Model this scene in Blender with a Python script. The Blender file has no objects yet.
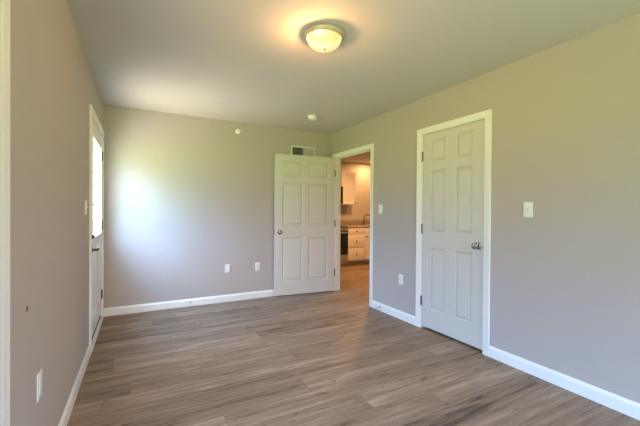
import bpy, bmesh, math, random
from mathutils import Vector, Matrix
random.seed(4)
S = bpy.context.scene
COL = S.collection
PI = math.pi

# ------------------------------------------------------------------ camera
F_PX, YAW, PIT, ROL, CAM_H = 335.3, 0.49297, -0.00720, 0.00705, 1.2387
XL, XR, YB, H = -0.377, 2.642, 4.577, 2.44          # left wall, right wall, back wall, ceiling
YR = -2.3                                            # rear wall, behind the camera
r_ = Vector((math.cos(YAW), -math.sin(YAW), 0))
fw = Vector((math.sin(YAW) * math.cos(PIT), math.cos(YAW) * math.cos(PIT), math.sin(PIT)))
up = r_.cross(fw)
cx = r_ * math.cos(ROL) + up * math.sin(ROL)
cy = -r_ * math.sin(ROL) + up * math.cos(ROL)
cam = bpy.data.cameras.new('camera')
cam.sensor_width = 36.0
cam.lens = F_PX / 640 * 36
cam.clip_start = 0.02
camo = bpy.data.objects.new('camera', cam)
m = Matrix((cx, cy, -fw)).transposed().to_4x4()
m.translation = (0, 0, CAM_H)
camo.matrix_world = m
COL.objects.link(camo)
S.camera = camo

# ------------------------------------------------------------------ colour management
S.view_settings.view_transform = 'Standard'
S.view_settings.look = 'None'
S.view_settings.gamma = 1
S.view_settings.use_curve_mapping = False
S.view_settings.exposure = 0.16

# ------------------------------------------------------------------ world: bluish bright sky above a sunlit lawn, pale paving close to the house
SKY_HI, SKY_LO, LAWN, PAVING, SKY_SUN, W_STR = (0.72, 1.16, 2.00), (0.10, 0.17, 0.31), (0.37, 0.50, 0.11), (0.86, 0.76, 0.58), (0.72, 0.56, 0.45), 25.5
w = bpy.data.worlds.new('sky'); S.world = w; w.use_nodes = True
nt = w.node_tree; nt.nodes.clear()
tc = nt.nodes.new('ShaderNodeTexCoord')
sep = nt.nodes.new('ShaderNodeSeparateXYZ'); nt.links.new(tc.outputs['Generated'], sep.inputs[0])
mr = nt.nodes.new('ShaderNodeMapRange'); mr.inputs[1].default_value = -1; mr.inputs[2].default_value = 1
nt.links.new(sep.outputs['Z'], mr.inputs[0])
cr = nt.nodes.new('ShaderNodeValToRGB')
el = cr.color_ramp.elements
el[0].position = 0.0; el[0].color = (*PAVING, 1)
el[1].position = 1.0; el[1].color = tuple(1.6 * c for c in SKY_HI) + (1,)
e = el.new(0.23); e.color = (*PAVING, 1)
e = el.new(0.34); e.color = (*LAWN, 1)
e = el.new(0.485); e.color = (*LAWN, 1)
e = el.new(0.515); e.color = (*SKY_LO, 1)
e = el.new(0.72); e.color = (*SKY_HI, 1)
nt.links.new(mr.outputs[0], cr.inputs[0])
# towards the sunny side (-Y) the sky is whiter and warmer
az = nt.nodes.new('ShaderNodeMapRange'); az.inputs[1].default_value = -0.90; az.inputs[2].default_value = -0.98
nt.links.new(sep.outputs['Y'], az.inputs[0])
hz = nt.nodes.new('ShaderNodeMapRange'); hz.inputs[1].default_value = -0.03; hz.inputs[2].default_value = 0.03
nt.links.new(sep.outputs['Z'], hz.inputs[0])
ml = nt.nodes.new('ShaderNodeMath'); ml.operation = 'MULTIPLY'; nt.links.new(az.outputs[0], ml.inputs[0]); nt.links.new(hz.outputs[0], ml.inputs[1])
sm = nt.nodes.new('ShaderNodeMix'); sm.data_type = 'RGBA'; sm.inputs[7].default_value = (*SKY_SUN, 1)
nt.links.new(ml.outputs[0], sm.inputs[0]); nt.links.new(cr.outputs[0], sm.inputs[6])
bg = nt.nodes.new('ShaderNodeBackground'); bg.inputs[1].default_value = W_STR
nt.links.new(sm.outputs[2], bg.inputs[0])
wo = nt.nodes.new('ShaderNodeOutputWorld'); nt.links.new(bg.outputs[0], wo.inputs[0])

def portal(name, loc, rot, sx, sy):
    l = bpy.data.lights.new(name, 'AREA'); l.shape = 'RECTANGLE'; l.size = sx; l.size_y = sy
    l.cycles.is_portal = True
    o = bpy.data.objects.new(name, l); o.location = loc; o.rotation_euler = rot
    COL.objects.link(o)
    return o
LAMP_W, SINK_W, KITCHEN_W = 74.0, 14.0, 50.0

# ------------------------------------------------------------------ materials
def nmat(name):
    mt = bpy.data.materials.new(name); mt.use_nodes = True
    return mt, mt.node_tree, mt.node_tree.nodes['Principled BSDF']
def paint(name, col, rough=0.6, spec=0.4, metal=0.0, bump=0.0, bscale=220.0, var=0.0):
    mt, t, b = nmat(name)
    b.inputs['Base Color'].default_value = (*col, 1); b.inputs['Roughness'].default_value = rough
    b.inputs['Metallic'].default_value = metal; b.inputs['Specular IOR Level'].default_value = spec
    tcx = t.nodes.new('ShaderNodeTexCoord')
    nz = t.nodes.new('ShaderNodeTexNoise'); nz.inputs['Scale'].default_value = bscale; nz.inputs['Detail'].default_value = 3
    t.links.new(tcx.outputs['Object'], nz.inputs['Vector'])
    if bump:
        bp = t.nodes.new('ShaderNodeBump'); bp.inputs['Strength'].default_value = bump; bp.inputs['Distance'].default_value = 0.002
        t.links.new(nz.outputs['Fac'], bp.inputs['Height']); t.links.new(bp.outputs[0], b.inputs['Normal'])
    if var:
        n2 = t.nodes.new('ShaderNodeTexNoise'); n2.inputs['Scale'].default_value = bscale * 0.02 + 0.5
        t.links.new(tcx.outputs['Object'], n2.inputs['Vector'])
        hs = t.nodes.new('ShaderNodeMapRange'); hs.inputs[3].default_value = 1 - var; hs.inputs[4].default_value = 1 + var
        t.links.new(n2.outputs['Fac'], hs.inputs[0])
        mx = t.nodes.new('ShaderNodeMix'); mx.data_type = 'RGBA'; mx.blend_type = 'MULTIPLY'; mx.inputs[0].default_value = 1
        mx.inputs[6].default_value = (*col, 1); t.links.new(hs.outputs[0], mx.inputs[7]); t.links.new(mx.outputs[2], b.inputs['Base Color'])
    return mt
M = {}
M['wall'] = paint('greige_wall_paint', (0.490, 0.443, 0.410), 0.75, 0.25, bump=0.08, var=0.02)
M['ceil'] = paint('flat_ceiling_paint', (0.62, 0.585, 0.54), 0.9, 0.15, bump=0.08, var=0.015)
M['trim'] = paint('white_trim_paint', (0.86, 0.86, 0.84), 0.35, 0.5, bump=0.02)
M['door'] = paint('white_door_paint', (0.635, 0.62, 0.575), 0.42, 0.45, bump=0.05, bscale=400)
M['entry'] = paint('white_steel_door_paint', (0.86, 0.86, 0.86), 0.35, 0.5, bump=0.02)
M['plate'] = paint('white_plastic', (0.85, 0.85, 0.83), 0.35, 0.5, bump=0.01)
M['toggle'] = paint('white_toggle_plastic', (0.78, 0.78, 0.76), 0.3, 0.5)
M['slot'] = paint('dark_slot_plastic', (0.03, 0.03, 0.03), 0.6)
M['nickel'] = paint('satin_nickel', (0.40, 0.375, 0.34), 0.2, 0.5, metal=1.0, bump=0.02)
M['bronze'] = paint('dark_bronze', (0.10, 0.085, 0.07), 0.38, 0.5, metal=0.8)
M['hinge'] = paint('brushed_hinge_metal', (0.26, 0.25, 0.24), 0.4, 0.5, metal=0.7)
M['lampring'] = paint('champagne_lamp_metal', (0.56, 0.48, 0.35), 0.5, 0.5, metal=0.35)
M['grille'] = paint('white_vent_enamel', (0.72, 0.70, 0.66), 0.5)
M['dark'] = paint('vent_shade_black', (0.02, 0.02, 0.02), 0.9)
M['thresh'] = paint('white_threshold', (0.78, 0.77, 0.73), 0.4)
M['sweep'] = paint('black_door_sweep', (0.025, 0.02, 0.018), 0.8)
M['cab'] = paint('white_cabinet_paint', (0.80, 0.75, 0.73), 0.4, 0.4)
M['kick'] = paint('cabinet_toe_kick', (0.42, 0.36, 0.30), 0.6)
M['steel'] = paint('stainless_steel', (0.55, 0.54, 0.53), 0.3, 0.5, metal=0.9, bump=0.02)
M['blackglass'] = paint('black_oven_glass', (0.012, 0.012, 0.014), 0.12, 0.5)
M['pull'] = paint('dark_bronze_pull', (0.12, 0.09, 0.07), 0.35, 0.5, metal=0.8)
M['rubber'] = paint('white_rubber', (0.75, 0.74, 0.72), 0.7)
M['spot'] = paint('dark_brown_hole', (0.14, 0.11, 0.085), 0.9)
M['kwall'] = M['wall']

def counter_mat():
    mt, t, b = nmat('speckled_laminate')
    tcx = t.nodes.new('ShaderNodeTexCoord')
    v = t.nodes.new('ShaderNodeTexVoronoi'); v.inputs['Scale'].default_value = 90
    n = t.nodes.new('ShaderNodeTexNoise'); n.inputs['Scale'].default_value = 35; n.inputs['Detail'].default_value = 6
    t.links.new(tcx.outputs['Object'], v.inputs['Vector']); t.links.new(tcx.outputs['Object'], n.inputs['Vector'])
    ad = t.nodes.new('ShaderNodeMath'); ad.operation = 'MULTIPLY'
    t.links.new(v.outputs['Distance'], ad.inputs[0]); t.links.new(n.outputs['Fac'], ad.inputs[1])
    rp = t.nodes.new('ShaderNodeValToRGB')
    rp.color_ramp.elements[0].color = (0.09, 0.06, 0.045, 1); rp.color_ramp.elements[1].color = (0.46, 0.38, 0.30, 1)
    rp.color_ramp.elements[1].position = 0.4
    t.links.new(ad.outputs[0], rp.inputs[0]); t.links.new(rp.outputs[0], b.inputs['Base Color'])
    b.inputs['Roughness'].default_value = 0.35
    return mt
M['counter'] = counter_mat()

def glass_mat():
    mt = bpy.data.materials.new('clear_pane_glass'); mt.use_nodes = True; t = mt.node_tree; t.nodes.clear()
    tr = t.nodes.new('ShaderNodeBsdfTransparent'); tr.inputs[0].default_value = (0.95, 0.97, 0.96, 1)
    gl = t.nodes.new('ShaderNodeBsdfGlossy'); gl.inputs['Roughness'].default_value = 0.02
    lw = t.nodes.new('ShaderNodeLayerWeight'); lw.inputs[0].default_value = 0.5
    pw = t.nodes.new('ShaderNodeMath'); pw.operation = 'POWER'; pw.inputs[1].default_value = 5; t.links.new(lw.outputs['Facing'], pw.inputs[0])
    fr = t.nodes.new('ShaderNodeMath'); fr.operation = 'MULTIPLY_ADD'; fr.inputs[1].default_value = 0.9; fr.inputs[2].default_value = 0.03; t.links.new(pw.outputs[0], fr.inputs[0])
    mx = t.nodes.new('ShaderNodeMixShader'); ou = t.nodes.new('ShaderNodeOutputMaterial')
    t.links.new(fr.outputs[0], mx.inputs[0]); t.links.new(tr.outputs[0], mx.inputs[1]); t.links.new(gl.outputs[0], mx.inputs[2])
    t.links.new(mx.outputs[0], ou.inputs[0])
    return mt
M['glass'] = glass_mat()

def dome_mat():
    """frosted glass: part of the bulb's light passes straight through, the rest glows in the glass"""
    mt = bpy.data.materials.new('frosted_lamp_glass'); mt.use_nodes = True; t = mt.node_tree; t.nodes.clear()
    tr = t.nodes.new('ShaderNodeBsdfTransparent'); tr.inputs[0].default_value = (1.0, 0.95, 0.86, 1)
    tl = t.nodes.new('ShaderNodeBsdfTranslucent'); tl.inputs[0].default_value = (0.0040, 0.0032, 0.0021, 1)
    em = t.nodes.new('ShaderNodeEmission'); em.inputs[0].default_value = (1.0, 0.68, 0.30, 1); em.inputs[1].default_value = 0.80
    mx = t.nodes.new('ShaderNodeMixShader'); mx.inputs[0].default_value = 0.75
    ad = t.nodes.new('ShaderNodeAddShader'); ou = t.nodes.new('ShaderNodeOutputMaterial')
    t.links.new(tr.outputs[0], mx.inputs[1]); t.links.new(tl.outputs[0], mx.inputs[2])
    t.links.new(mx.outputs[0], ad.inputs[0]); t.links.new(em.outputs[0], ad.inputs[1]); t.links.new(ad.outputs[0], ou.inputs[0])
    return mt
M['dome'] = dome_mat()

def emit_mat(name, col, s):
    mt, t, b = nmat(name)
    b.inputs['Base Color'].default_value = (*col, 1)
    b.inputs['Emission Color'].default_value = (*col, 1); b.inputs['Emission Strength'].default_value = s
    return mt
M['downlight'] = emit_mat('glowing_downlight_lens', (1.0, 0.80, 0.50), 14)

def floor_mat():
    """vinyl planks along X: 0.18 m wide, 1.22 m long, staggered, each with its own tone and grain"""
    mt, t, b = nmat('grey_brown_vinyl_planks')
    N, Lk = t.nodes.new, t.links.new
    def math_(op, a, bb=None, c=None):
        n = N('ShaderNodeMath'); n.operation = op
        for k, x in enumerate((a, bb, c)):
            if x is None: continue
            if isinstance(x, (int, float)): n.inputs[k].default_value = x
            else: Lk(x, n.inputs[k])
        return n.outputs[0]
    tcx = N('ShaderNodeTexCoord'); sp = N('ShaderNodeSeparateXYZ'); Lk(tcx.outputs['Object'], sp.inputs[0])
    PW, PL = 0.178, 1.22
    yy = math_('DIVIDE', math_('ADD', sp.outputs['Y'], 20.03), PW)
    row = math_('FLOOR', yy)
    wn = N('ShaderNodeTexWhiteNoise'); wn.noise_dimensions = '1D'; Lk(row, wn.inputs['W'])
    xx = math_('ADD', math_('DIVIDE', math_('ADD', sp.outputs['X'], 20.0), PL), math_('MULTIPLY', wn.outputs['Value'], 7.0))
    colm = math_('FLOOR', xx)
    cv = N('ShaderNodeCombineXYZ'); Lk(row, cv.inputs[0]); Lk(colm, cv.inputs[1])
    pid = N('ShaderNodeTexWhiteNoise'); pid.noise_dimensions = '2D'; Lk(cv.outputs[0], pid.inputs['Vector'])
    rnd = pid.outputs['Value']
    # grain coordinates, shifted plank by plank
    gx = math_('ADD', math_('MULTIPLY', sp.outputs['X'], 1.0), math_('MULTIPLY', rnd, 37.0))
    gv = N('ShaderNodeCombineXYZ'); Lk(gx, gv.inputs[0]); Lk(sp.outputs['Y'], gv.inputs[1]); Lk(math_('MULTIPLY', rnd, 11.0), gv.inputs[2])
    def noise(sx, sy, detail, rough, dist=0.0):
        mp = N('ShaderNodeMapping'); mp.inputs['Scale'].default_value = (sx, sy, 1); Lk(gv.outputs[0], mp.inputs[0])
        n = N('ShaderNodeTexNoise'); n.inputs['Scale'].default_value = 1; n.inputs['Detail'].default_value = detail
        n.inputs['Roughness'].default_value = rough; n.inputs['Distortion'].default_value = dist
        Lk(mp.outputs[0], n.inputs['Vector']); return n.outputs['Fac']
    broad = noise(1.6, 13, 3, 0.55, 0.6)
    fine = noise(4, 95, 5, 0.65)
    streak = noise(1.9, 30, 6, 0.70, 0.5)
    knot = noise(7, 26, 2, 0.5, 0.5)
    v = math_('ADD', math_('MULTIPLY', broad, 0.38), math_('MULTIPLY', streak, 0.66))
    v = math_('ADD', v, math_('MULTIPLY', fine, 0.22))
    v = math_('ADD', v, math_('MULTIPLY', math_('SUBTRACT', rnd, 0.5), 0.14))
    rp = N('ShaderNodeValToRGB'); el = rp.color_ramp.elements
    el[0].position = 0.465; el[0].color = (0.082, 0.052, 0.034, 1)
    el[1].position = 0.785; el[1].color = (0.43, 0.315, 0.225, 1)
    q = el.new(0.56); q.color = (0.225, 0.150, 0.100, 1)
    q = el.new(0.72); q.color = (0.325, 0.225, 0.155, 1)
    Lk(v, rp.inputs[0])
    # knots and dark cathedral marks
    kr = N('ShaderNodeMapRange'); kr.inputs[1].default_value = 0.66; kr.inputs[2].default_value = 0.78
    kr.inputs[3].default_value = 1.0; kr.inputs[4].default_value = 0.38; Lk(knot, kr.inputs[0])
    mk = N('ShaderNodeMix'); mk.data_type = 'RGBA'; mk.blend_type = 'MULTIPLY'; mk.inputs[0].default_value = 1
    Lk(rp.outputs[0], mk.inputs[6]); Lk(kr.outputs[0], mk.inputs[7])
    # joints
    fy = math_('FRACT', yy); fx = math_('FRACT', xx)
    dy = math_('MULTIPLY', math_('MINIMUM', fy, math_('SUBTRACT', 1.0, fy)), PW)
    dx = math_('MULTIPLY', math_('MINIMUM', fx, math_('SUBTRACT', 1.0, fx)), PL)
    d = math_('MINIMUM', dx, dy)
    jr = N('ShaderNodeMapRange'); jr.inputs[1].default_value = 0.0006; jr.inputs[2].default_value = 0.0026
    jr.inputs[3].default_value = 0.62; jr.inputs[4].default_value = 1.0; Lk(d, jr.inputs[0])
    mj = N('ShaderNodeMix'); mj.data_type = 'RGBA'; mj.blend_type = 'MULTIPLY'; mj.inputs[0].default_value = 1
    Lk(mk.outputs[2], mj.inputs[6]); Lk(jr.outputs[0], mj.inputs[7])
    Lk(mj.outputs[2], b.inputs['Base Color'])
    rr = N('ShaderNodeMapRange'); rr.inputs[3].default_value = 0.42; rr.inputs[4].default_value = 0.58
    Lk(streak, rr.inputs[0]); Lk(rr.outputs[0], b.inputs['Roughness'])
    b.inputs['Specular IOR Level'].default_value = 0.28
    bp = N('ShaderNodeBump'); bp.inputs['Strength'].default_value = 0.12; bp.inputs['Distance'].default_value = 0.001
    Lk(math_('ADD', fine, math_('MULTIPLY', jr.outputs[0], 0.8)), bp.inputs['Height']); Lk(bp.outputs[0], b.inputs['Normal'])
    return mt
M['floor'] = floor_mat()

# ------------------------------------------------------------------ mesh helpers
def box(bm, a, b, bev=0.0, seg=2):
    x0, x1 = sorted((a[0], b[0])); y0, y1 = sorted((a[1], b[1])); z0, z1 = sorted((a[2], b[2]))
    vs = [bm.verts.new(p) for p in ((x0, y0, z0), (x1, y0, z0), (x1, y1, z0), (x0, y1, z0), (x0, y0, z1), (x1, y0, z1), (x1, y1, z1), (x0, y1, z1))]
    fs = [bm.faces.new([vs[i] for i in q]) for q in ((0, 3, 2, 1), (4, 5, 6, 7), (0, 1, 5, 4), (1, 2, 6, 5), (2, 3, 7, 6), (3, 0, 4, 7))]
    if bev:
        es = list({e for f in fs for e in f.edges})
        bmesh.ops.bevel(bm, geom=es, offset=bev, segments=seg, affect='EDGES', profile=0.5)
def lathe(bm, prof, n=32, mat=None):
    """prof = [(radius, height)...] about local +Z, then moved by mat"""
    rings = []
    for (r, z) in prof:
        if r < 1e-6: rings.append([bm.verts.new((0, 0, z))])
        else: rings.append([bm.verts.new((r * math.cos(2 * PI * k / n), r * math.sin(2 * PI * k / n), z)) for k in range(n)])
    new = [v for rg in rings for v in rg]
    for A, B in zip(rings, rings[1:]):
        for k in range(n):
            k2 = (k + 1) % n
            if len(A) == 1 and len(B) == 1: continue
            if len(A) == 1: bm.faces.new((A[0], B[k], B[k2]))
            elif len(B) == 1: bm.faces.new((A[k], A[k2], B[0]))
            else: bm.faces.new((A[k], A[k2], B[k2], B[k]))
    if mat is not None: bmesh.ops.transform(bm, matrix=mat, verts=new)
def tube(bm, pts, rad, n=12):
    pts = [Vector(p) for p in pts]; rads = rad if isinstance(rad, (list, tuple)) else [rad] * len(pts)
    rings = []; nrm = None
    for i, p in enumerate(pts):
        d = (pts[min(i + 1, len(pts) - 1)] - pts[max(i - 1, 0)]).normalized()
        if nrm is None:
            nrm = d.orthogonal().normalized()
        nrm = (nrm - d * nrm.dot(d)).normalized(); bn = d.cross(nrm)
        rings.append([bm.verts.new(p + (nrm * math.cos(2 * PI * k / n) + bn * math.sin(2 * PI * k / n)) * rads[i]) for k in range(n)])
    for A, B in zip(rings, rings[1:]):
        for k in range(n): bm.faces.new((A[k], A[(k + 1) % n], B[(k + 1) % n], B[k]))
    bm.faces.new(rings[0][::-1]); bm.faces.new(rings[-1])
def obj(name, bm, mat, parent=None, smooth=False, angle=40):
    bmesh.ops.recalc_face_normals(bm, faces=bm.faces[:])
    me = bpy.data.meshes.new(name); bm.to_mesh(me); bm.free()
    me.materials.append(mat)
    if smooth:
        for p in me.polygons: p.use_smooth = True
        try: me.set_sharp_from_angle(angle=math.radians(angle))
        except Exception: pass
    o = bpy.data.objects.new(name, me); COL.objects.link(o)
    if parent: o.parent = parent
    return o
def bxs(name, boxes, mat, parent=None, bev=0.0):
    bm = bmesh.new()
    for a, b in boxes: box(bm, a, b, bev)
    return obj(name, bm, mat, parent, smooth=bool(bev))
def tag(o, label=None, cat=None, group=None, kind=None):
    if label: o['label'] = label
    if cat: o['category'] = cat
    if group: o['group'] = group
    if kind: o['kind'] = kind
    return o
def empty(name, loc=(0, 0, 0), rot=(0, 0, 0)):
    o = bpy.data.objects.new(name, None); o.empty_display_size = 0.1
    o.location = loc; o.rotation_euler = rot; COL.objects.link(o); return o
def copy_tree(o, parent=None):
    c = o.copy(); COL.objects.link(c)
    if parent: c.parent = parent
    for ch in list(o.children): copy_tree(ch, c)
    return c

# ------------------------------------------------------------------ large structure
T = 0.115                                    # inner wall thickness
TO = 0.16                                    # outer wall thickness
DH = 2.066                                   # height of door openings
# openings: (y0, y1)
ROOM_DOOR = (3.515, 4.470)                   # right wall, open door to the kitchen
CLOSET = (1.880, 2.646)                      # right wall, closed closet door
ENTRY = (3.470, 4.490)                       # left wall, half glazed entry door
PATIO = (0.78, 1.310)                       # left wall, glazed patio door beside the camera
REAR_FILL_WIN, REAR_Z = ((0.05, 1.15), (1.30, 2.40)), (0.75, 1.95)   # unseen openings added in the rear wall to brighten the room
KX1, KY0, KY1 = 6.3, 3.10, 6.95              # kitchen

st = lambda o, label, cat: tag(o, label, cat, kind='structure')
st(bxs('floor', [((XL - TO, YR - TO, -0.1), (KX1 + T, KY1 + T, 0))], M['floor']), 'grey brown wood look plank floor running into the kitchen', 'floor')
st(bxs('ceiling', [((XL - TO, YR - TO, H), (KX1 + T, KY1 + T, H + 0.1))], M['ceil']), 'plain matte ceiling above the empty room', 'ceiling')

def wall_y(name, x0, x1, ya, yb, holes, label, mat):
    """wall in the plane X = const with rectangular openings (y0, y1, z0, z1)"""
    bs = []; y = ya
    for (h0, h1, z0, z1) in sorted(holes):
        bs.append(((x0, y, 0), (x1, h0, H)))
        if z0 > 0: bs.append(((x0, h0, 0), (x1, h1, z0)))
        bs.append(((x0, h0, z1), (x1, h1, H)))
        y = h1
    bs.append(((x0, y, 0), (x1, yb, H)))
    return st(bxs(name, bs, mat), label, 'wall')
wall_y('wall_left', XL - TO, XL, YR - TO, YB + T, [(*ENTRY, 0, 2.072), (*PATIO, 0, 2.10)], 'greige painted left wall with the half glazed entry door', M['wall'])
wall_y('wall_right', XR, XR + T, YR - TO, YB + T, [(*ROOM_DOOR, 0, DH), (*CLOSET, 0, DH)], 'greige painted right wall with the closet door and kitchen doorway', M['wall'])
st(bxs('wall_back', [((XL, YB, 0), (XR, YB + T, H))], M['wall']), 'greige painted back wall behind the open door', 'wall')
bs = []; xq = XL
for wx0, wx1 in REAR_FILL_WIN:
    bs += [((xq, YR - TO, 0), (wx0, YR, H)), ((wx0, YR - TO, 0), (wx1, YR, REAR_Z[0])), ((wx0, YR - TO, REAR_Z[1]), (wx1, YR, H))]; xq = wx1
st(bxs('wall_rear', bs + [((xq, YR - TO, 0), (XR, YR, H))], M['wall']), 'greige painted rear wall with two windows added for brightness', 'wall')
# closet behind the closed door, kitchen beyond the doorway
st(bxs('wall_closet', [((XR + T, 1.45, 0), (3.45, 1.55, H)), ((3.35, 1.55, 0), (3.45, 3.0, H)), ((XR + T, 3.0, 0), (KX1, KY0, H))], M['wall']), 'painted walls of the closet', 'wall')
st(bxs('wall_kitchen_back', [((XR, KY1, 0), (KX1 + T, KY1 + T, H))], M['kwall']), 'warm lit kitchen wall behind the counter', 'wall')
st(bxs('wall_kitchen_left', [((XR, YB + T, 0), (XR + T, KY1, H))], M['kwall']), 'kitchen wall beyond the back wall', 'wall')
st(bxs('wall_kitchen_right', [((KX1, KY0 - 0.1, 0), (KX1 + T, KY1, H))], M['kwall']), 'far right kitchen wall', 'wall')

# -------- casings (sweep of a colonial profile round an opening), jambs, baseboards
PROF = [(0, 0), (0, .009), (.004, .011), (.016, .011), (.022, .0135), (.046, .0155), (.054, .0175), (.061, .0175), (.064, .015), (.064, 0)]
def casing(name, x, nx, y0, y1, zt, label, scale=1.0):
    """x = wall face, nx = +1/-1 direction into the room; the opening is y0..y1 up to zt"""
    bm = bmesh.new(); st_ = []
    for (oy, oz, py, pz) in ((-1, 0, y0, 0), (-1, 1, y0, zt), (1, 1, y1, zt), (1, 0, y1, 0)):
        st_.append([bm.verts.new((x + nx * t, py + oy * wd * scale, pz + oz * wd * scale)) for (wd, t) in PROF])
    for A, B in zip(st_, st_[1:]):
        for k in range(len(PROF) - 1): bm.faces.new((A[k], A[k + 1], B[k + 1], B[k]))
    bm.faces.new(st_[0]); bm.faces.new(st_[-1])
    return st(obj(name, bm, M['trim']), label, 'door trim')
REV = 0.005
def jamb(x0, x1, y0, y1, zt, parent, stop_x=None):
    jt = 0.018
    bs = [((x0, y0, 0), (x1, y0 + jt, zt)), ((x0, y1 - jt, 0), (x1, y1, zt)), ((x0, y0 + jt, zt - jt), (x1, y1 - jt, zt))]
    if stop_x:
        s0, s1 = stop_x
        bs += [((s0, y0 + jt, 0), (s1, y0 + jt + .01, zt - jt)), ((s0, y1 - jt - .01, 0), (s1, y1 - jt, zt - jt)), ((s0, y0 + jt + .01, zt - jt - .01), (s1, y1 - jt - .01, zt - jt))]
    return bxs('jamb', bs, M['trim'], parent)
t1 = casing('trim_1', XR, -1, ROOM_DOOR[0] + .013, ROOM_DOOR[1] - .013, DH - .013, 'white casing round the open kitchen doorway', scale=.85)
jamb(XR, XR + T, *ROOM_DOOR, DH, t1, (XR + .045, XR + .08))
t2 = casing('trim_2', XR, -1, CLOSET[0] + .013, CLOSET[1] - .013, DH - .013, 'white casing round the closed closet door', scale=.95)
jamb(XR, XR + T, *CLOSET, DH, t2, (XR + .045, XR + .08))
t3 = casing('trim_3', XL, 1, ENTRY[0] + .015, ENTRY[1] - .015, 2.072 - .015, 'white casing round the half glazed entry door')
jamb(XL - TO, XL, *ENTRY, 2.072, t3, (XL - .10, XL - .055))
t4 = casing('trim_4', XL, 1, PATIO[0] + .015, PATIO[1] + .012, 2.10 - .015, 'white casing round the glazed patio door at the left edge', scale=1.15)
jamb(XL - TO, XL, *PATIO, 2.10, t4)

BP = [(0, 0), (.013, 0), (.013, .070), (.011, .080), (.006, .088), (.004, .095), (0, .095)]
def baseboard(name, pts, inward, label):
    """pts: two floor points along a wall face, inward: unit vector into the room"""
    bm = bmesh.new(); rings = []
    for p in pts: rings.append([bm.verts.new((p[0] + inward[0] * d, p[1] + inward[1] * d, z)) for d, z in BP])
    n = len(BP)
    for k in range(n): bm.faces.new((rings[0][k], rings[0][(k + 1) % n], rings[1][(k + 1) % n], rings[1][k]))
    bm.faces.new(rings[0]); bm.faces.new(rings[1])
    return st(obj(name, bm, M['trim']), label, 'baseboard')
CW = 0.064
baseboard('baseboard_back', [(XL + .013, YB), (XR, YB)], (0, -1), 'white baseboard along the back wall')
baseboard('baseboard_right', [(XR, YR), (XR, CLOSET[0] + .013 - CW)], (-1, 0), 'white baseboard right of the closet door')
baseboard('baseboard_right.001', [(XR, CLOSET[1] - .013 + CW), (XR, ROOM_DOOR[0] + .013 - CW)], (-1, 0), 'short white baseboard between the closet and the kitchen doorway')
baseboard('baseboard_right.002', [(XR, ROOM_DOOR[1] - .013 + CW), (XR, YB - .013)], (-1, 0), 'stub of white baseboard in the corner behind the open door')
baseboard('baseboard_left', [(XL, PATIO[1] + .012 + CW * 1.15), (XL, ENTRY[0] + .015 - CW)], (1, 0), 'white baseboard along the left wall below the outlet')
baseboard('baseboard_left.001', [(XL, ENTRY[1] - .015 + CW), (XL, YB)], (1, 0), 'stub of white baseboard between entry door and corner')
baseboard('baseboard_left.002', [(XL, YR), (XL, PATIO[0] + .015 - CW * 1.15)], (1, 0), 'white baseboard behind the patio door')

# ------------------------------------------------------------------ doors
def panel_leaf(bm, Wd, Ht, Th, panels, holes=()):
    """door slab in local X (0..Wd), Y (0..Th), Z (0..Ht); panels = raised and moulded fields on both faces; holes = through openings"""
    xs = sorted({0.0, Wd, *[p[0] for p in (*panels, *holes)], *[p[1] for p in (*panels, *holes)]})
    zs = sorted({0.0, Ht, *[p[2] for p in (*panels, *holes)], *[p[3] for p in (*panels, *holes)]})
    inside = lambda a, rect: rect[0] - 1e-6 <= a[0] and a[1] <= rect[1] + 1e-6 and rect[2] - 1e-6 <= a[2] and a[3] <= rect[3] + 1e-6
    def quad(pts): bm.faces.new([bm.verts.new(p) for p in pts])
    for y, s in ((0.0, 1), (Th, -1)):
        for i in range(len(xs) - 1):
            for j in range(len(zs) - 1):
                c = (xs[i], xs[i + 1], zs[j], zs[j + 1])
                if any(inside(c, p) for p in (*panels, *holes)): continue
                quad([(c[0], y, c[2]), (c[1], y, c[2]), (c[1], y, c[3]), (c[0], y, c[3])])
        for p in panels:
            steps = [(0, 0), (.002, .002), (.011, .0125), (.014, .0128), (.029, .0030), (.036, .0012)]
            prev = None
            for off, dep in steps:
                rg = [(p[0] + off, y + s * dep, p[2] + off), (p[1] - off, y + s * dep, p[2] + off), (p[1] - off, y + s * dep, p[3] - off), (p[0] + off, y + s * dep, p[3] - off)]
                if prev:
                    for k in range(4): quad([prev[k], prev[(k + 1) % 4], rg[(k + 1) % 4], rg[k]])
                prev = rg
            quad(prev)
    for (x0, x1, z0, z1) in [(0, Wd, 0, Ht), *holes]:
        quad([(x0, 0, z0), (x1, 0, z0), (x1, Th, z0), (x0, Th, z0)]); quad([(x0, 0, z1), (x1, 0, z1), (x1, Th, z1), (x0, Th, z1)])
        quad([(x0, 0, z0), (x0, 0, z1), (x0, Th, z1), (x0, Th, z0)]); quad([(x1, 0, z0), (x1, 0, z1), (x1, Th, z1), (x1, Th, z0)])
    bmesh.ops.remove_doubles(bm, verts=bm.verts[:], dist=1e-5)
def six_panels(Wd, st_w, mul):
    pw = (Wd - 2 * st_w - mul) / 2
    out = []
    for x0 in (st_w, st_w + pw + mul):
        for z0, z1 in ((.200, .835), (1.005, 1.630), (1.718, 1.945)): out.append((x0, x0 + pw, z0, z1))
    return out
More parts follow.
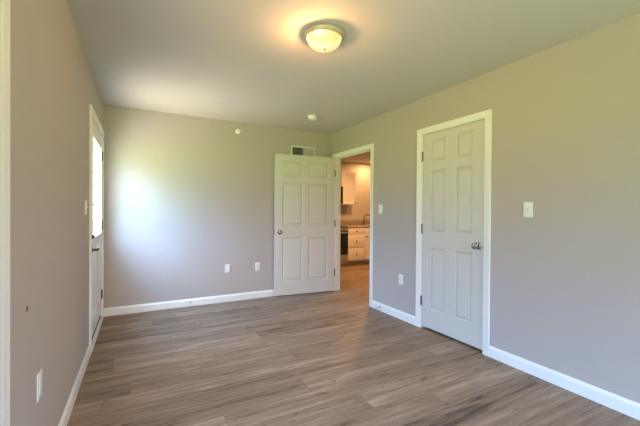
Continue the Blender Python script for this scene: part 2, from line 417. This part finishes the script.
def knob_set(parent, x, z, th, mat):
    """round knobs with roses on both faces of a leaf (local frame of the leaf)"""
    for y, s in ((0.0, -1), (th, 1)):
        mm = Matrix.Translation((x, y, z)) @ Matrix.Rotation(PI / 2 if s < 0 else -PI / 2, 4, 'X')
        bm = bmesh.new()
        lathe(bm, [(0, 0), (.032, 0), (.033, .004), (.029, .009), (.016, .012), (0, .012)], 32, mm)
        lathe(bm, [(0, .010), (.0105, .010), (.0105, .030), (.018, .035), (.0255, .043), (.0275, .052), (.0255, .060), (.018, .066), (.008, .0675), (0, .0675)], 32, mm)
        obj('door_knob', bm, mat, parent, smooth=True)
def hinge_obj(parent, x, y, z, mat, hgt=0.10):
    bm = bmesh.new()
    mm = Matrix.Translation((x, y, z - hgt / 2))
    k = hgt / 5
    pr = []
    for i in range(5): pr += [(.0068, i * k + .0008), (.0075, i * k + .0015), (.0075, (i + 1) * k - .0015), (.0068, (i + 1) * k - .0008)]
    lathe(bm, [(0, -.004), (.004, -.003), (.0068, 0)] + pr + [(.0068, hgt), (.004, hgt + .003), (0, hgt + .004)], 14, mm)
    box(bm, (x - .016, y - .0012, z - hgt / 2), (x + .016, y + .0012, z + hgt / 2))
    return obj('hinge', bm, mat, parent, smooth=True)

# door_1: six-panel leaf standing open into the room, hinged on the far jamb (local X runs from the hinge to the free edge)
LW, LT = 0.940, 0.035
OPEN = math.radians(5.0)
d1 = empty('door_1', (XR - .012, ROOM_DOOR[1] - .010, 0.012), (0, 0, PI - OPEN))
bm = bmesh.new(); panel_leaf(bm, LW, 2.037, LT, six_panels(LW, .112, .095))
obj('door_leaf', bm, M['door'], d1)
knob_set(d1, LW - .07, .915, LT, M['nickel'])
bxs('latch_plate', [((LW - .0005, .006, .885), (LW + .0015, LT - .006, .945))], M['nickel'], d1)
for z in (.28, 1.03, 1.80): hinge_obj(d1, -.007, LT - .003, z, M['hinge'])
st(d1, 'six panel white door standing open against the back wall', 'door')

# door_2: closed closet door, leaf flush with the right wall (hinge on the far side)
CWD = CLOSET[1] - CLOSET[0] - .036 - .006
d2 = empty('door_2', (XR + .002, CLOSET[1] - .018 - .003, 0.028), (0, 0, -PI / 2))
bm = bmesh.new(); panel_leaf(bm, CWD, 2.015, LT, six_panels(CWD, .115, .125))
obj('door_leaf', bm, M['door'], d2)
knob_set(d2, CWD - .052, .908, LT, M['nickel'])
bxs('latch_plate', [((CWD - .001, -.001, .885), (CWD + .0025, .02, .945))], M['hinge'], d2)
for z in (.265, 1.025, 1.79): hinge_obj(d2, -.001, -.006, z, M['hinge'])
st(d2, 'closed six panel white closet door with a round knob', 'door')

# door_3: entry door with nine-light glazing, closed (hinge on the far side); local X from the hinge towards the camera, local Y into the room
EW = ENTRY[1] - ENTRY[0] - .036 - .006
EZ0, EZ1 = 0.965, 1.90
d3 = empty('door_3', (XL - .004, ENTRY[1] - .018 - .003, 0.072), (0, 0, -PI / 2))
# outside is local +... the room lies on local -Y? leaf local Y 0..-T built through a mirrored offset
bm = bmesh.new()
gx0, gx1 = .110, EW - .130
gz0, gz1 = EZ0 - .070, EZ1 - .070
pan = [(.145, EW / 2 - .05, .16, .80), (EW / 2 + .05, EW - .145, .16, .80)]
panel_leaf(bm, EW, 1.981, .044, pan, [(gx0, gx1, gz0, gz1)])
bmesh.ops.transform(bm, matrix=Matrix.Translation((0, -.044, 0)), verts=bm.verts[:])
obj('door_leaf', bm, M['entry'], d3)
bm = bmesh.new()                                   # raised glazing frame, both faces
for (ya, yb_) in ((-.054, -.044), (0.0, .010)):
    for a, b in (((gx0 - .022, ya, gz0 - .022), (gx0 + .012, yb_, gz1 + .022)), ((gx1 - .012, ya, gz0 - .022), (gx1 + .022, yb_, gz1 + .022)),
                 ((gx0 + .012, ya, gz0 - .022), (gx1 - .012, yb_, gz0 + .012)), ((gx0 + .012, ya, gz1 - .012), (gx1 - .012, yb_, gz1 + .022))): box(bm, a, b, .002)
obj('glazing_frame', bm, M['entry'], d3, smooth=True)
bxs('glass_pane', [((gx0, -.026, gz0), (gx1, -.018, gz1))], M['glass'], d3)
for k in (1, 2):
    xm = gx0 + (gx1 - gx0) * k / 3
    bxs('muntin', [((xm - .009, -.034, gz0), (xm + .009, -.027, gz1)), ((xm - .009, -.017, gz0), (xm + .009, -.010, gz1))], M['entry'], d3)
for k in (1, 2):
    zm = gz0 + (gz1 - gz0) * k / 3
    bxs('muntin', [((gx0, -.0345, zm - .009), (gx1, -.0275, zm + .009)), ((gx0, -.0165, zm - .009), (gx1, -.0095, zm + .009))], M['entry'], d3)
bm = bmesh.new(); mm = Matrix.Translation((EW - .07, 0, .922)) @ Matrix.Rotation(-PI / 2, 4, 'X')
lathe(bm, [(0, 0), (.029, 0), (.030, .006), (.025, .013), (0, .014)], 28, mm)
box(bm, (EW - .073, .013, .907), (EW - .067, .030, .937), .002)
obj('deadbolt', bm, M['bronze'], d3, smooth=True)
bm = bmesh.new(); zl = .805; mm = Matrix.Translation((EW - .07, 0, zl)) @ Matrix.Rotation(-PI / 2, 4, 'X')
lathe(bm, [(0, 0), (.032, 0), (.033, .005), (.027, .011), (.012, .013), (.011, .040), (0, .042)], 28, mm)
tube(bm, [(EW - .07, .042, zl), (EW - .085, .050, zl), (EW - .12, .052, zl + .002), (EW - .16, .051, zl), (EW - .185, .048, zl - .004)], [.011, .0115, .010, .009, .006])
obj('lever_handle', bm, M['bronze'], d3, smooth=True)
for z in (.212, .987, 1.757): hinge_obj(d3, -.001, .007, z, M['bronze'])
bxs('door_sweep', [((.0, -.044, -.036), (EW, -.004, -.0005))], M['sweep'], d3)
st(d3, 'white entry door with nine light glazing and dark lever', 'door')
st(bxs('trim_5', [((XL - TO, ENTRY[0] + .018, 0), (XL + .019, ENTRY[1] - .018, .033))], M['thresh'], None, .003), 'white threshold under the entry door', 'door trim')
portal('daylight_portal', (XL - TO - .02, (ENTRY[0] + ENTRY[1]) / 2, (EZ0 + EZ1) / 2), (0, -PI / 2, 0), EZ1 - EZ0 + .02, gx1 - gx0 + .02)

# door_4: full-light glass door beside the camera (only its casing shows at the left edge)
d4 = empty('door_4', (XL - .06, 0, 0))
py0, py1, pz1 = PATIO[0] + .021, PATIO[1] - .021, 2.10 - .021
fr = .10
bxs('sash', [((-.022, py0, .03), (.022, py0 + fr, pz1)), ((-.022, py1 - fr, .03), (.022, py1, pz1)), ((-.022, py0 + fr, .03), (.022, py1 - fr, .25)), ((-.022, py0 + fr, pz1 - fr), (.022, py1 - fr, pz1))], M['entry'], d4)
bxs('glass_pane', [((-.004, py0 + fr, .25), (.004, py1 - fr, pz1 - fr))], M['glass'], d4)
bxs('sill', [((-.1, py0, 0), (.055, py1, .026))], M['thresh'], d4)
st(d4, 'full light glass door at the left edge of the view', 'door')
# windows added in the rear wall, unseen behind the camera, for more daylight
for k, (wx0, wx1) in enumerate(REAR_FILL_WIN):
    wn_ = empty('window_%d' % (k + 1), (0, YR - .05, 0))
    z0, z1 = REAR_Z; mz = (z0 + z1) / 2; fr = .05
    for za, zb, yo in ((z0, mz + .02, -.02), (mz - .02, z1, .02)):
        f = bxs('sash', [((wx0, yo - .018, za), (wx0 + fr, yo + .018, zb)), ((wx1 - fr, yo - .018, za), (wx1, yo + .018, zb)), ((wx0 + fr, yo - .018, za), (wx1 - fr, yo + .018, za + .04)), ((wx0 + fr, yo - .018, zb - .04), (wx1 - fr, yo + .018, zb))], M['trim'], wn_)
        bxs('glass_pane', [((wx0 + fr, yo - .004, za + .04), (wx1 - fr, yo + .004, zb - .04))], M['glass'], f)
    bxs('window_sill', [((wx0 - .05, .04, z0 - .02), (wx1 + .05, .09, z0))], M['trim'], wn_)
    st(wn_, 'double hung sashes added unseen in the rear wall for more daylight', 'window')
    portal('daylight_portal.%03d' % (k + 2), ((wx0 + wx1) / 2, YR - TO - .02, (z0 + z1) / 2), (PI / 2, 0, 0), wx1 - wx0, z1 - z0)
portal('daylight_portal.001', (XL - TO - .02, (PATIO[0] + PATIO[1]) / 2, 1.05), (0, -PI / 2, 0), 2.1, PATIO[1] - PATIO[0])

# ------------------------------------------------------------------ ceiling lamp
def flush_lamp():
    o = empty('ceiling_lamp', (1.100, 2.005, H))
    bm = bmesh.new()
    lathe(bm, [(0, 0), (.128, 0), (.137, -.006), (.138, -.014), (.133, -.020), (.131, -.026), (.126, -.033), (.116, -.036), (.1135, -.034), (.1135, -.014)], 56)
    obj('canopy', bm, M['lampring'], o, smooth=True)
    bm = bmesh.new(); lathe(bm, [(0, -.012), (.111, -.012), (.1118, -.034), (.1128, -.034), (.1128, -.010), (0, -.010)], 56)  # dark colour of pan and added lining dims the glow inside the dome
    obj('dimming_pan', bm, M['bronze'], o, smooth=True)
    bm = bmesh.new()
    pr = []
    for k in range(15):
        a = k / 14 * PI / 2
        pr.append((.116 * math.cos(a) ** .8, -.032 - .073 * math.sin(a)))
    pr[-1] = (0, -.105)
    lathe(bm, pr, 56)
    obj('glass_dome', bm, M['dome'], o, smooth=True)
    bm = bmesh.new(); lathe(bm, [(0, -.102), (.009, -.103), (.010, -.107), (.006, -.111), (.006, -.114), (0, -.117)], 20)
    obj('finial', bm, M['bronze'], o, smooth=True)
    tag(o, 'round flush ceiling lamp with a frosted glass dome, glowing warm', 'ceiling lamp')
    l = bpy.data.lights.new('lamp_bulb', 'POINT'); l.energy = LAMP_W; l.color = (1.0, .52, .19); l.shadow_soft_size = .03
    lo = bpy.data.objects.new('lamp_bulb', l); lo.location = (1.100 - .05, 2.005 - .01, H - .064); COL.objects.link(lo)
flush_lamp()

# ------------------------------------------------------------------ smoke detector, sprinkler, air vent
o = empty('smoke_detector', (1.928, 3.81, H))
bm = bmesh.new(); lathe(bm, [(0, 0), (.060, 0), (.061, -.009), (.057, -.011), (.055, -.038), (.049, -.045), (0, -.046)], 40); obj('housing', bm, M['plate'], o, smooth=True)
bm = bmesh.new(); lathe(bm, [(0, -.045), (.018, -.045), (.017, -.050), (0, -.051)], 24); obj('test_button', bm, M['toggle'], o, smooth=True)
tag(o, 'small round white smoke detector on the ceiling', 'smoke detector')

o = empty('fire_sprinkler', (1.178, YB, 2.312))
rx = Matrix.Rotation(PI / 2, 4, 'X')
bm = bmesh.new(); lathe(bm, [(0, 0), (.036, 0), (.036, .004), (.030, .012), (.020, .016), (.020, .006), (0, .006)], 32, rx); obj('escutcheon', bm, M['plate'], o, smooth=True)
bm = bmesh.new(); lathe(bm, [(0, .004), (.013, .004), (.013, .028), (.009, .034), (0, .034)], 16, rx)
for s in (-1, 1): tube(bm, [(s * .012, -.026, 0), (s * .013, -.042, 0), (s * .004, -.058, 0)], .0025, 8)
lathe(bm, [(0, .057), (.015, .057), (.015, .060), (0, .060)], 16, rx)
obj('sprinkler_head', bm, M['plate'], o, smooth=True)
tag(o, 'round white sidewall fire sprinkler high on the back wall', 'sprinkler')

o = empty('air_vent', (2.162, YB, 2.105))
hw, hh = .2, .095
bm = bmesh.new()
for a, b in (((-hw, -.012, -hh), (-hw + .022, 0, hh)), ((hw - .022, -.012, -hh), (hw, 0, hh)), ((-hw + .022, -.012, hh - .022), (hw - .022, 0, hh)), ((-hw + .022, -.012, -hh), (hw - .022, 0, -hh + .022)), ((-.006, -.011, -hh + .022), (.006, 0, hh - .022))): box(bm, a, b, .002)
obj('frame', bm, M['grille'], o, smooth=True)
bxs('shade_backing', [((-hw + .02, -.0015, -hh + .02), (hw - .02, -.0005, hh - .02))], M['dark'], o)  # black sheet painted as the shade between the louvers
for s, tilt in ((-1, -.12), (1, .42)):
    bm = bmesh.new(); n = 13
    for k in range(n):
        x = s * (.012 + (k + .5) * (hw - .036) / n)
        c = Vector((x, -.006, 0)); dx, dy = .0072 * math.sin(tilt), .0050 * math.cos(tilt)
        vs = [bm.verts.new((c.x + a * dx + e_, c.y - a * dy, z)) for (a, e_, z) in ((-1, 0, -hh + .022), (1, 0, -hh + .022), (1, 0, hh - .022), (-1, 0, hh - .022))]
        ws = [bm.verts.new((v.co.x + .001, v.co.y, v.co.z)) for v in vs]
        bm.faces.new(vs); bm.faces.new(ws[::-1])
        for i in range(4): bm.faces.new((vs[i], vs[(i + 1) % 4], ws[(i + 1) % 4], ws[i]))
    obj('louver', bm, M['grille'], o)
tag(o, 'white metal air vent grille on the back wall above the open door', 'air vent')

# ------------------------------------------------------------------ switches and outlets (local: X across, Z up, -Y out of the wall)
def plate_base(o, mat=None):
    bm = bmesh.new(); box(bm, (-.036, -.006, -.058), (.036, 0, .058), .003, 3)
    p = obj('cover_plate', bm, mat or M['plate'], o, smooth=True)
    return p
def light_switch(loc, rz, label, group):
    o = empty('light_switch', loc, (0, 0, rz)); plate_base(o)
    bm = bmesh.new(); box(bm, (-.006, -.0072, -.013), (.006, -.005, .013), .0008); obj('toggle_slot', bm, M['grille'], o)
    bm = bmesh.new(); box(bm, (-.0045, -.018, -.004), (.0045, -.006, .008), .0015); obj('toggle', bm, M['toggle'], o, smooth=True)
    for z in (-.030, .030):
        bm = bmesh.new(); lathe(bm, [(0, .0058), (.0035, .006), (.003, .0075), (0, .0078)], 12, Matrix.Translation((0, 0, z)) @ rx); obj('screw', bm, M['plate'], o, smooth=True)
    return tag(o, label, 'light switch', group)
def outlet(loc, rz, label, group, blank=False):
    o = empty('blank_wall_plate' if blank else 'wall_outlet', loc, (0, 0, rz)); plate_base(o)
    if blank:
        for z in (-.042, .042):
            bm = bmesh.new(); lathe(bm, [(0, .0058), (.0035, .006), (.003, .0075), (0, .0078)], 12, Matrix.Translation((0, 0, z)) @ rx); obj('screw', bm, M['plate'], o, smooth=True)
        return tag(o, label, 'wall plate')
    for z in (-.0195, .0195):
        bm = bmesh.new(); box(bm, (-.0165, -.0085, z - .014), (.0165, -.0055, z + .014), .0012); s = obj('socket', bm, M['toggle'], o, smooth=True)
        bxs('slot', [((-.0075, -.0088, z - .002), (-.0055, -.0083, z + .007)), ((.0055, -.0088, z - .001), (.0075, -.0083, z + .006)), ((-.002, -.0088, z - .010), (.002, -.0083, z - .006))], M['slot'], s)
    bm = bmesh.new(); lathe(bm, [(0, .0058), (.0035, .006), (.003, .0075), (0, .0078)], 12, rx); obj('screw', bm, M['plate'], o, smooth=True)
    return tag(o, label, 'wall outlet', group)
RZ_R, RZ_L = -PI / 2, PI / 2      # facing -X on the right wall, facing +X on the left wall
light_switch((XR, 1.519, 1.257), RZ_R, 'white light switch on the right wall beside the closet door', 'white light switches')
light_switch((XR, 3.32, 1.262), RZ_R, 'white light switch on the right wall between closet and kitchen doorway', 'white light switches')
light_switch((XL, 3.19, 1.250), RZ_L, 'white light switch on the left wall beside the entry door', 'white light switches')
outlet((XL, 1.815, .488), RZ_L, 'white outlet low on the left wall in the foreground', 'white wall outlets')
outlet((1.046, YB, .447), 0, 'blank white wall plate on the back wall, the left of the two', None, True)
outlet((1.465, YB, .444), 0, 'white outlet on the back wall nearest the open door', 'white wall outlets')
outlet((XR, 2.940, .456), RZ_R, 'white outlet low on the right wall left of the closet door', 'white wall outlets')

o = empty('wall_anchor', (XL, 1.647, .857))
bm = bmesh.new(); lathe(bm, [(0, .0005), (.009, .0015), (.0105, .0010), (.011, 0), (0, 0)], 18, Matrix.Rotation(PI / 2, 4, 'Y')); obj('plug', bm, M['spot'], o, smooth=True)
tag(o, 'small dark round spot on the left wall above the outlet', 'wall mark')

# ------------------------------------------------------------------ spring door stops on the baseboards
def door_stop(loc, rz, label):
    o = empty('door_stop', loc, (0, 0, rz))
    bm = bmesh.new(); lathe(bm, [(0, 0), (.012, 0), (.012, .004), (.006, .008), (0, .008)], 18, rx); obj('base', bm, M['nickel'], o, smooth=True)
    bm = bmesh.new(); pts = [(.0055 * math.cos(a * .9), -.006 - a * .0011, .0055 * math.sin(a * .9)) for a in range(0, 52)]; tube(bm, pts, .0013, 6); obj('spring', bm, M['steel'], o, smooth=True)
    bm = bmesh.new(); lathe(bm, [(0, .062), (.0075, .062), (.009, .066), (.009, .074), (.006, .078), (0, .078)], 18, rx); obj('rubber_tip', bm, M['rubber'], o, smooth=True)
    return tag(o, label, 'door stop')
door_stop((.575, YB - .013, .05), 0, 'small spring door stop on the back wall baseboard')
door_stop((XR - .013, 3.30, .047), RZ_R, 'small spring door stop on the right baseboard by the doorway')

# ------------------------------------------------------------------ kitchen beyond the doorway
KF = KY1 - .61                                # front of the base cabinets
RX0, RX1 = 3.35, 4.11                         # range
DX1 = 4.565                                   # drawer cabinet ends here
SX1 = 5.48                                    # sink cabinet ends here
def shaker(bm, x0, x1, z0, z1, y, th=.019, fr=.055):
    """frame-and-panel front at y (outer face y - th)"""
    box(bm, (x0, y - th, z0), (x0 + fr, y, z1), .0015); box(bm, (x1 - fr, y - th, z0), (x1, y, z1), .0015)
    box(bm, (x0 + fr, y - th, z0), (x1 - fr, y, z0 + fr), .0015); box(bm, (x0 + fr, y - th, z1 - fr), (x1 - fr, y, z1), .0015)
    box(bm, (x0 + fr - .002, y - th + .008, z0 + fr - .002), (x1 - fr + .002, y, z1 - fr + .002))
def cab_knob(parent, x, y, z):
    bm = bmesh.new(); lathe(bm, [(0, 0), (.008, 0), (.006, .008), (.007, .012), (.015, .018), (.016, .024), (.011, .029), (0, .030)], 20, Matrix.Translation((x, y, z)) @ rx)
    return obj('knob', bm, M['pull'], parent, smooth=True)
def cab_body(name, x0, x1, parent):
    b = bxs(name, [((x0, KF, .10), (x1, KY1 - .002, .849))], M['cab'], parent)
    bxs('toe_kick', [((x0, KF + .06, 0), (x1, KY1 - .002, .10))], M['kick'], parent)
    return b
o = empty('drawer_cabinet', ((RX1 + DX1) / 2, KF, 0)); inv = -Vector(o.location)
def shifted(ob, v):
    ob.data.transform(Matrix.Translation(v)); return ob
parts = []
g = .0055
cab_body('body', RX1 + .002, DX1, o)
for z0, z1 in ((.712, .843), (.405, .700), (.115, .395)):
    bm = bmesh.new(); box(bm, (RX1 + g + .004, KF - .019, z0), (DX1 - g, KF, z1), .002); d = obj('drawer', bm, M['cab'], o, smooth=True)
    cab_knob(d, (RX1 + DX1) / 2, KF - .019, (z0 + z1) / 2)
tag(o, 'white kitchen base cabinet with three drawers beside the range', 'base cabinet')
o2 = empty('sink_cabinet', ((DX1 + SX1) / 2, KF, 0))
cab_body('body', DX1 + .001, SX1, o2)
bm = bmesh.new(); box(bm, (DX1 + g, KF - .019, .712), (SX1 - g, KF, .843), .002); obj('false_front', bm, M['cab'], o2, smooth=True)
mid = (DX1 + SX1) / 2
for x0, x1, kx in ((DX1 + g, mid - .002, DX1 + .055), (mid + .002, SX1 - g, SX1 - .055)):
    bm = bmesh.new(); shaker(bm, x0, x1, .115, .700, KF); d = obj('cabinet_door', bm, M['cab'], o2, smooth=True)
    cab_knob(d, kx, KF - .019, .64)
tag(o2, 'white kitchen sink cabinet with doors at the right of the doorway view', 'sink cabinet')
for ob in (o, o2):
    done = set()
    for ch in list(ob.children):
        for c in (ch, *ch.children):
            if c.data.name not in done: shifted(c, -Vector(ob.location)); done.add(c.data.name)
o = empty('countertop', (RX1, KF, .850))
bm = bmesh.new(); box(bm, (.003, -.03, 0), (SX1 - RX1, .61, .038), .004); obj('worktop', bm, M['counter'], o, smooth=True)
bm = bmesh.new(); box(bm, (.003, .59, .038), (SX1 - RX1, .61, .165), .003); obj('backsplash', bm, M['counter'], o, smooth=True)
tag(o, 'brown speckled kitchen countertop with a low backsplash', 'countertop')

o = empty('kitchen_faucet', (4.93, KY1 - .10, .8885))
bm = bmesh.new(); lathe(bm, [(0, 0), (.028, 0), (.028, .006), (.020, .012), (.018, .05), (.015, .055), (0, .055)], 24)
obj('base', bm, M['pull'], o, smooth=True)
bm = bmesh.new(); pts = [(0, 0, .05), (0, 0, .17)] + [(0, -.085 + .085 * math.cos(a), .17 + .085 * math.sin(a)) for a in [PI * k / 12 for k in range(1, 12)]] + [(0, -.17, .16), (0, -.17, .12)]
ro = Matrix.Rotation(math.radians(40), 4, 'Z')
pts = [ro @ Vector(p) for p in pts]
tube(bm, pts, .011, 14); obj('spout', bm, M['pull'], o, smooth=True)
bm = bmesh.new(); tube(bm, [(-.016, 0, .035), (-.04, 0, .045), (-.075, 0, .075)], [.008, .007, .005], 10); obj('handle', bm, M['pull'], o, smooth=True)
tag(o, 'dark gooseneck kitchen faucet standing at the back of the countertop', 'faucet')

o = empty('kitchen_range', (RX0, KF, 0)); RW = RX1 - RX0 - .003
bxs('body', [((0, .0, .06), (RW, .60, .865)), ((.03, .05, 0), (RW - .03, .58, .06))], M['steel'], o)
bxs('cooktop', [((-.001, -.025, .866), (RW, .605, .888))], M['blackglass'], o, .003)
bxs('control_panel', [((0, -.035, .79), (RW, .0, .864))], M['steel'], o, .003)
for k in range(5):
    x = .10 + k * (RW - .2) / 4
    bm = bmesh.new(); lathe(bm, [(0, .034), (.018, .034), (.017, .055), (0, .057)], 20, Matrix.Translation((x, 0, .828)) @ rx); obj('control_knob', bm, M['hinge'], o, smooth=True)
d = bxs('oven_door', [((.004, -.035, .265), (RW - .004, -.001, .782))], M['blackglass'], o, .004)
bm = bmesh.new(); tube(bm, [(.06, -.035, .752), (.06, -.075, .752)], .008, 8); tube(bm, [(RW - .06, -.035, .752), (RW - .06, -.075, .752)], .008, 8); tube(bm, [(.035, -.075, .752), (RW - .035, -.075, .752)], .011, 12); obj('oven_handle', bm, M['steel'], d, smooth=True)
d = bxs('storage_drawer', [((.004, -.030, .075), (RW - .004, -.001, .255))], M['steel'], o, .004)
tag(o, 'stainless range with a black glass oven door beside the drawers', 'range')

o = empty('microwave', (RX0, KY1 - .40, 1.375)); 
bxs('body', [((0, .0, 0), (RW, .40, .42))], M['steel'], o, .003)
d = bxs('microwave_door', [((.004, -.022, .03), (RW - .17, -.001, .415))], M['blackglass'], o, .003)
bxs('control_panel', [((RW - .165, -.022, .03), (RW - .003, -.001, .415))], M['blackglass'], o, .003)
bm = bmesh.new(); tube(bm, [(RW - .19, -.022, .08), (RW - .19, -.055, .08), (RW - .19, -.055, .36), (RW - .19, -.022, .36)], .009, 10); obj('microwave_handle', bm, M['steel'], d, smooth=True)
tag(o, 'steel and black microwave mounted above the range', 'microwave')

o = empty('wall_cabinet', (RX1, KY1 - .32, 1.38)); WW = 4.53 - RX1; WH = .775
bxs('body', [((.003, 0, 0), (WW, .32, WH))], M['cab'], o)
bm = bmesh.new(); shaker(bm, .008, WW - .004, .006, WH - .006, 0); d = obj('cabinet_door', bm, M['cab'], o, smooth=True)
cab_knob(d, WW - .03, -.019, .045)
tag(o, 'white kitchen wall cabinet hung right of the microwave', 'wall cabinet')

def downlight(loc, label, watts):
    o = empty('recessed_downlight', loc)
    bm = bmesh.new(); lathe(bm, [(.052, -.001), (.075, -.001), (.078, -.005), (.070, -.010), (.052, -.006), (.052, -.001)], 32); obj('trim_ring', bm, M['plate'], o, smooth=True)
    bm = bmesh.new(); lathe(bm, [(0, -.002), (.052, -.002), (.050, -.004), (0, -.005)], 32); obj('lens', bm, M['downlight'], o, smooth=True)
    l = bpy.data.lights.new('downlight_beam', 'AREA'); l.shape = 'DISK'; l.size = .10; l.energy = watts; l.color = (1.0, .53, .20); l.spread = math.radians(178)
    lo = bpy.data.objects.new('downlight_beam', l); lo.location = (loc[0], loc[1], loc[2] - .012); COL.objects.link(lo)
    tag(o, label, 'ceiling light')
downlight((4.98, 6.60, H), 'round recessed ceiling light over the kitchen sink', SINK_W)
downlight((4.1, 5.2, H), 'recessed kitchen ceiling light nearer the doorway', KITCHEN_W)
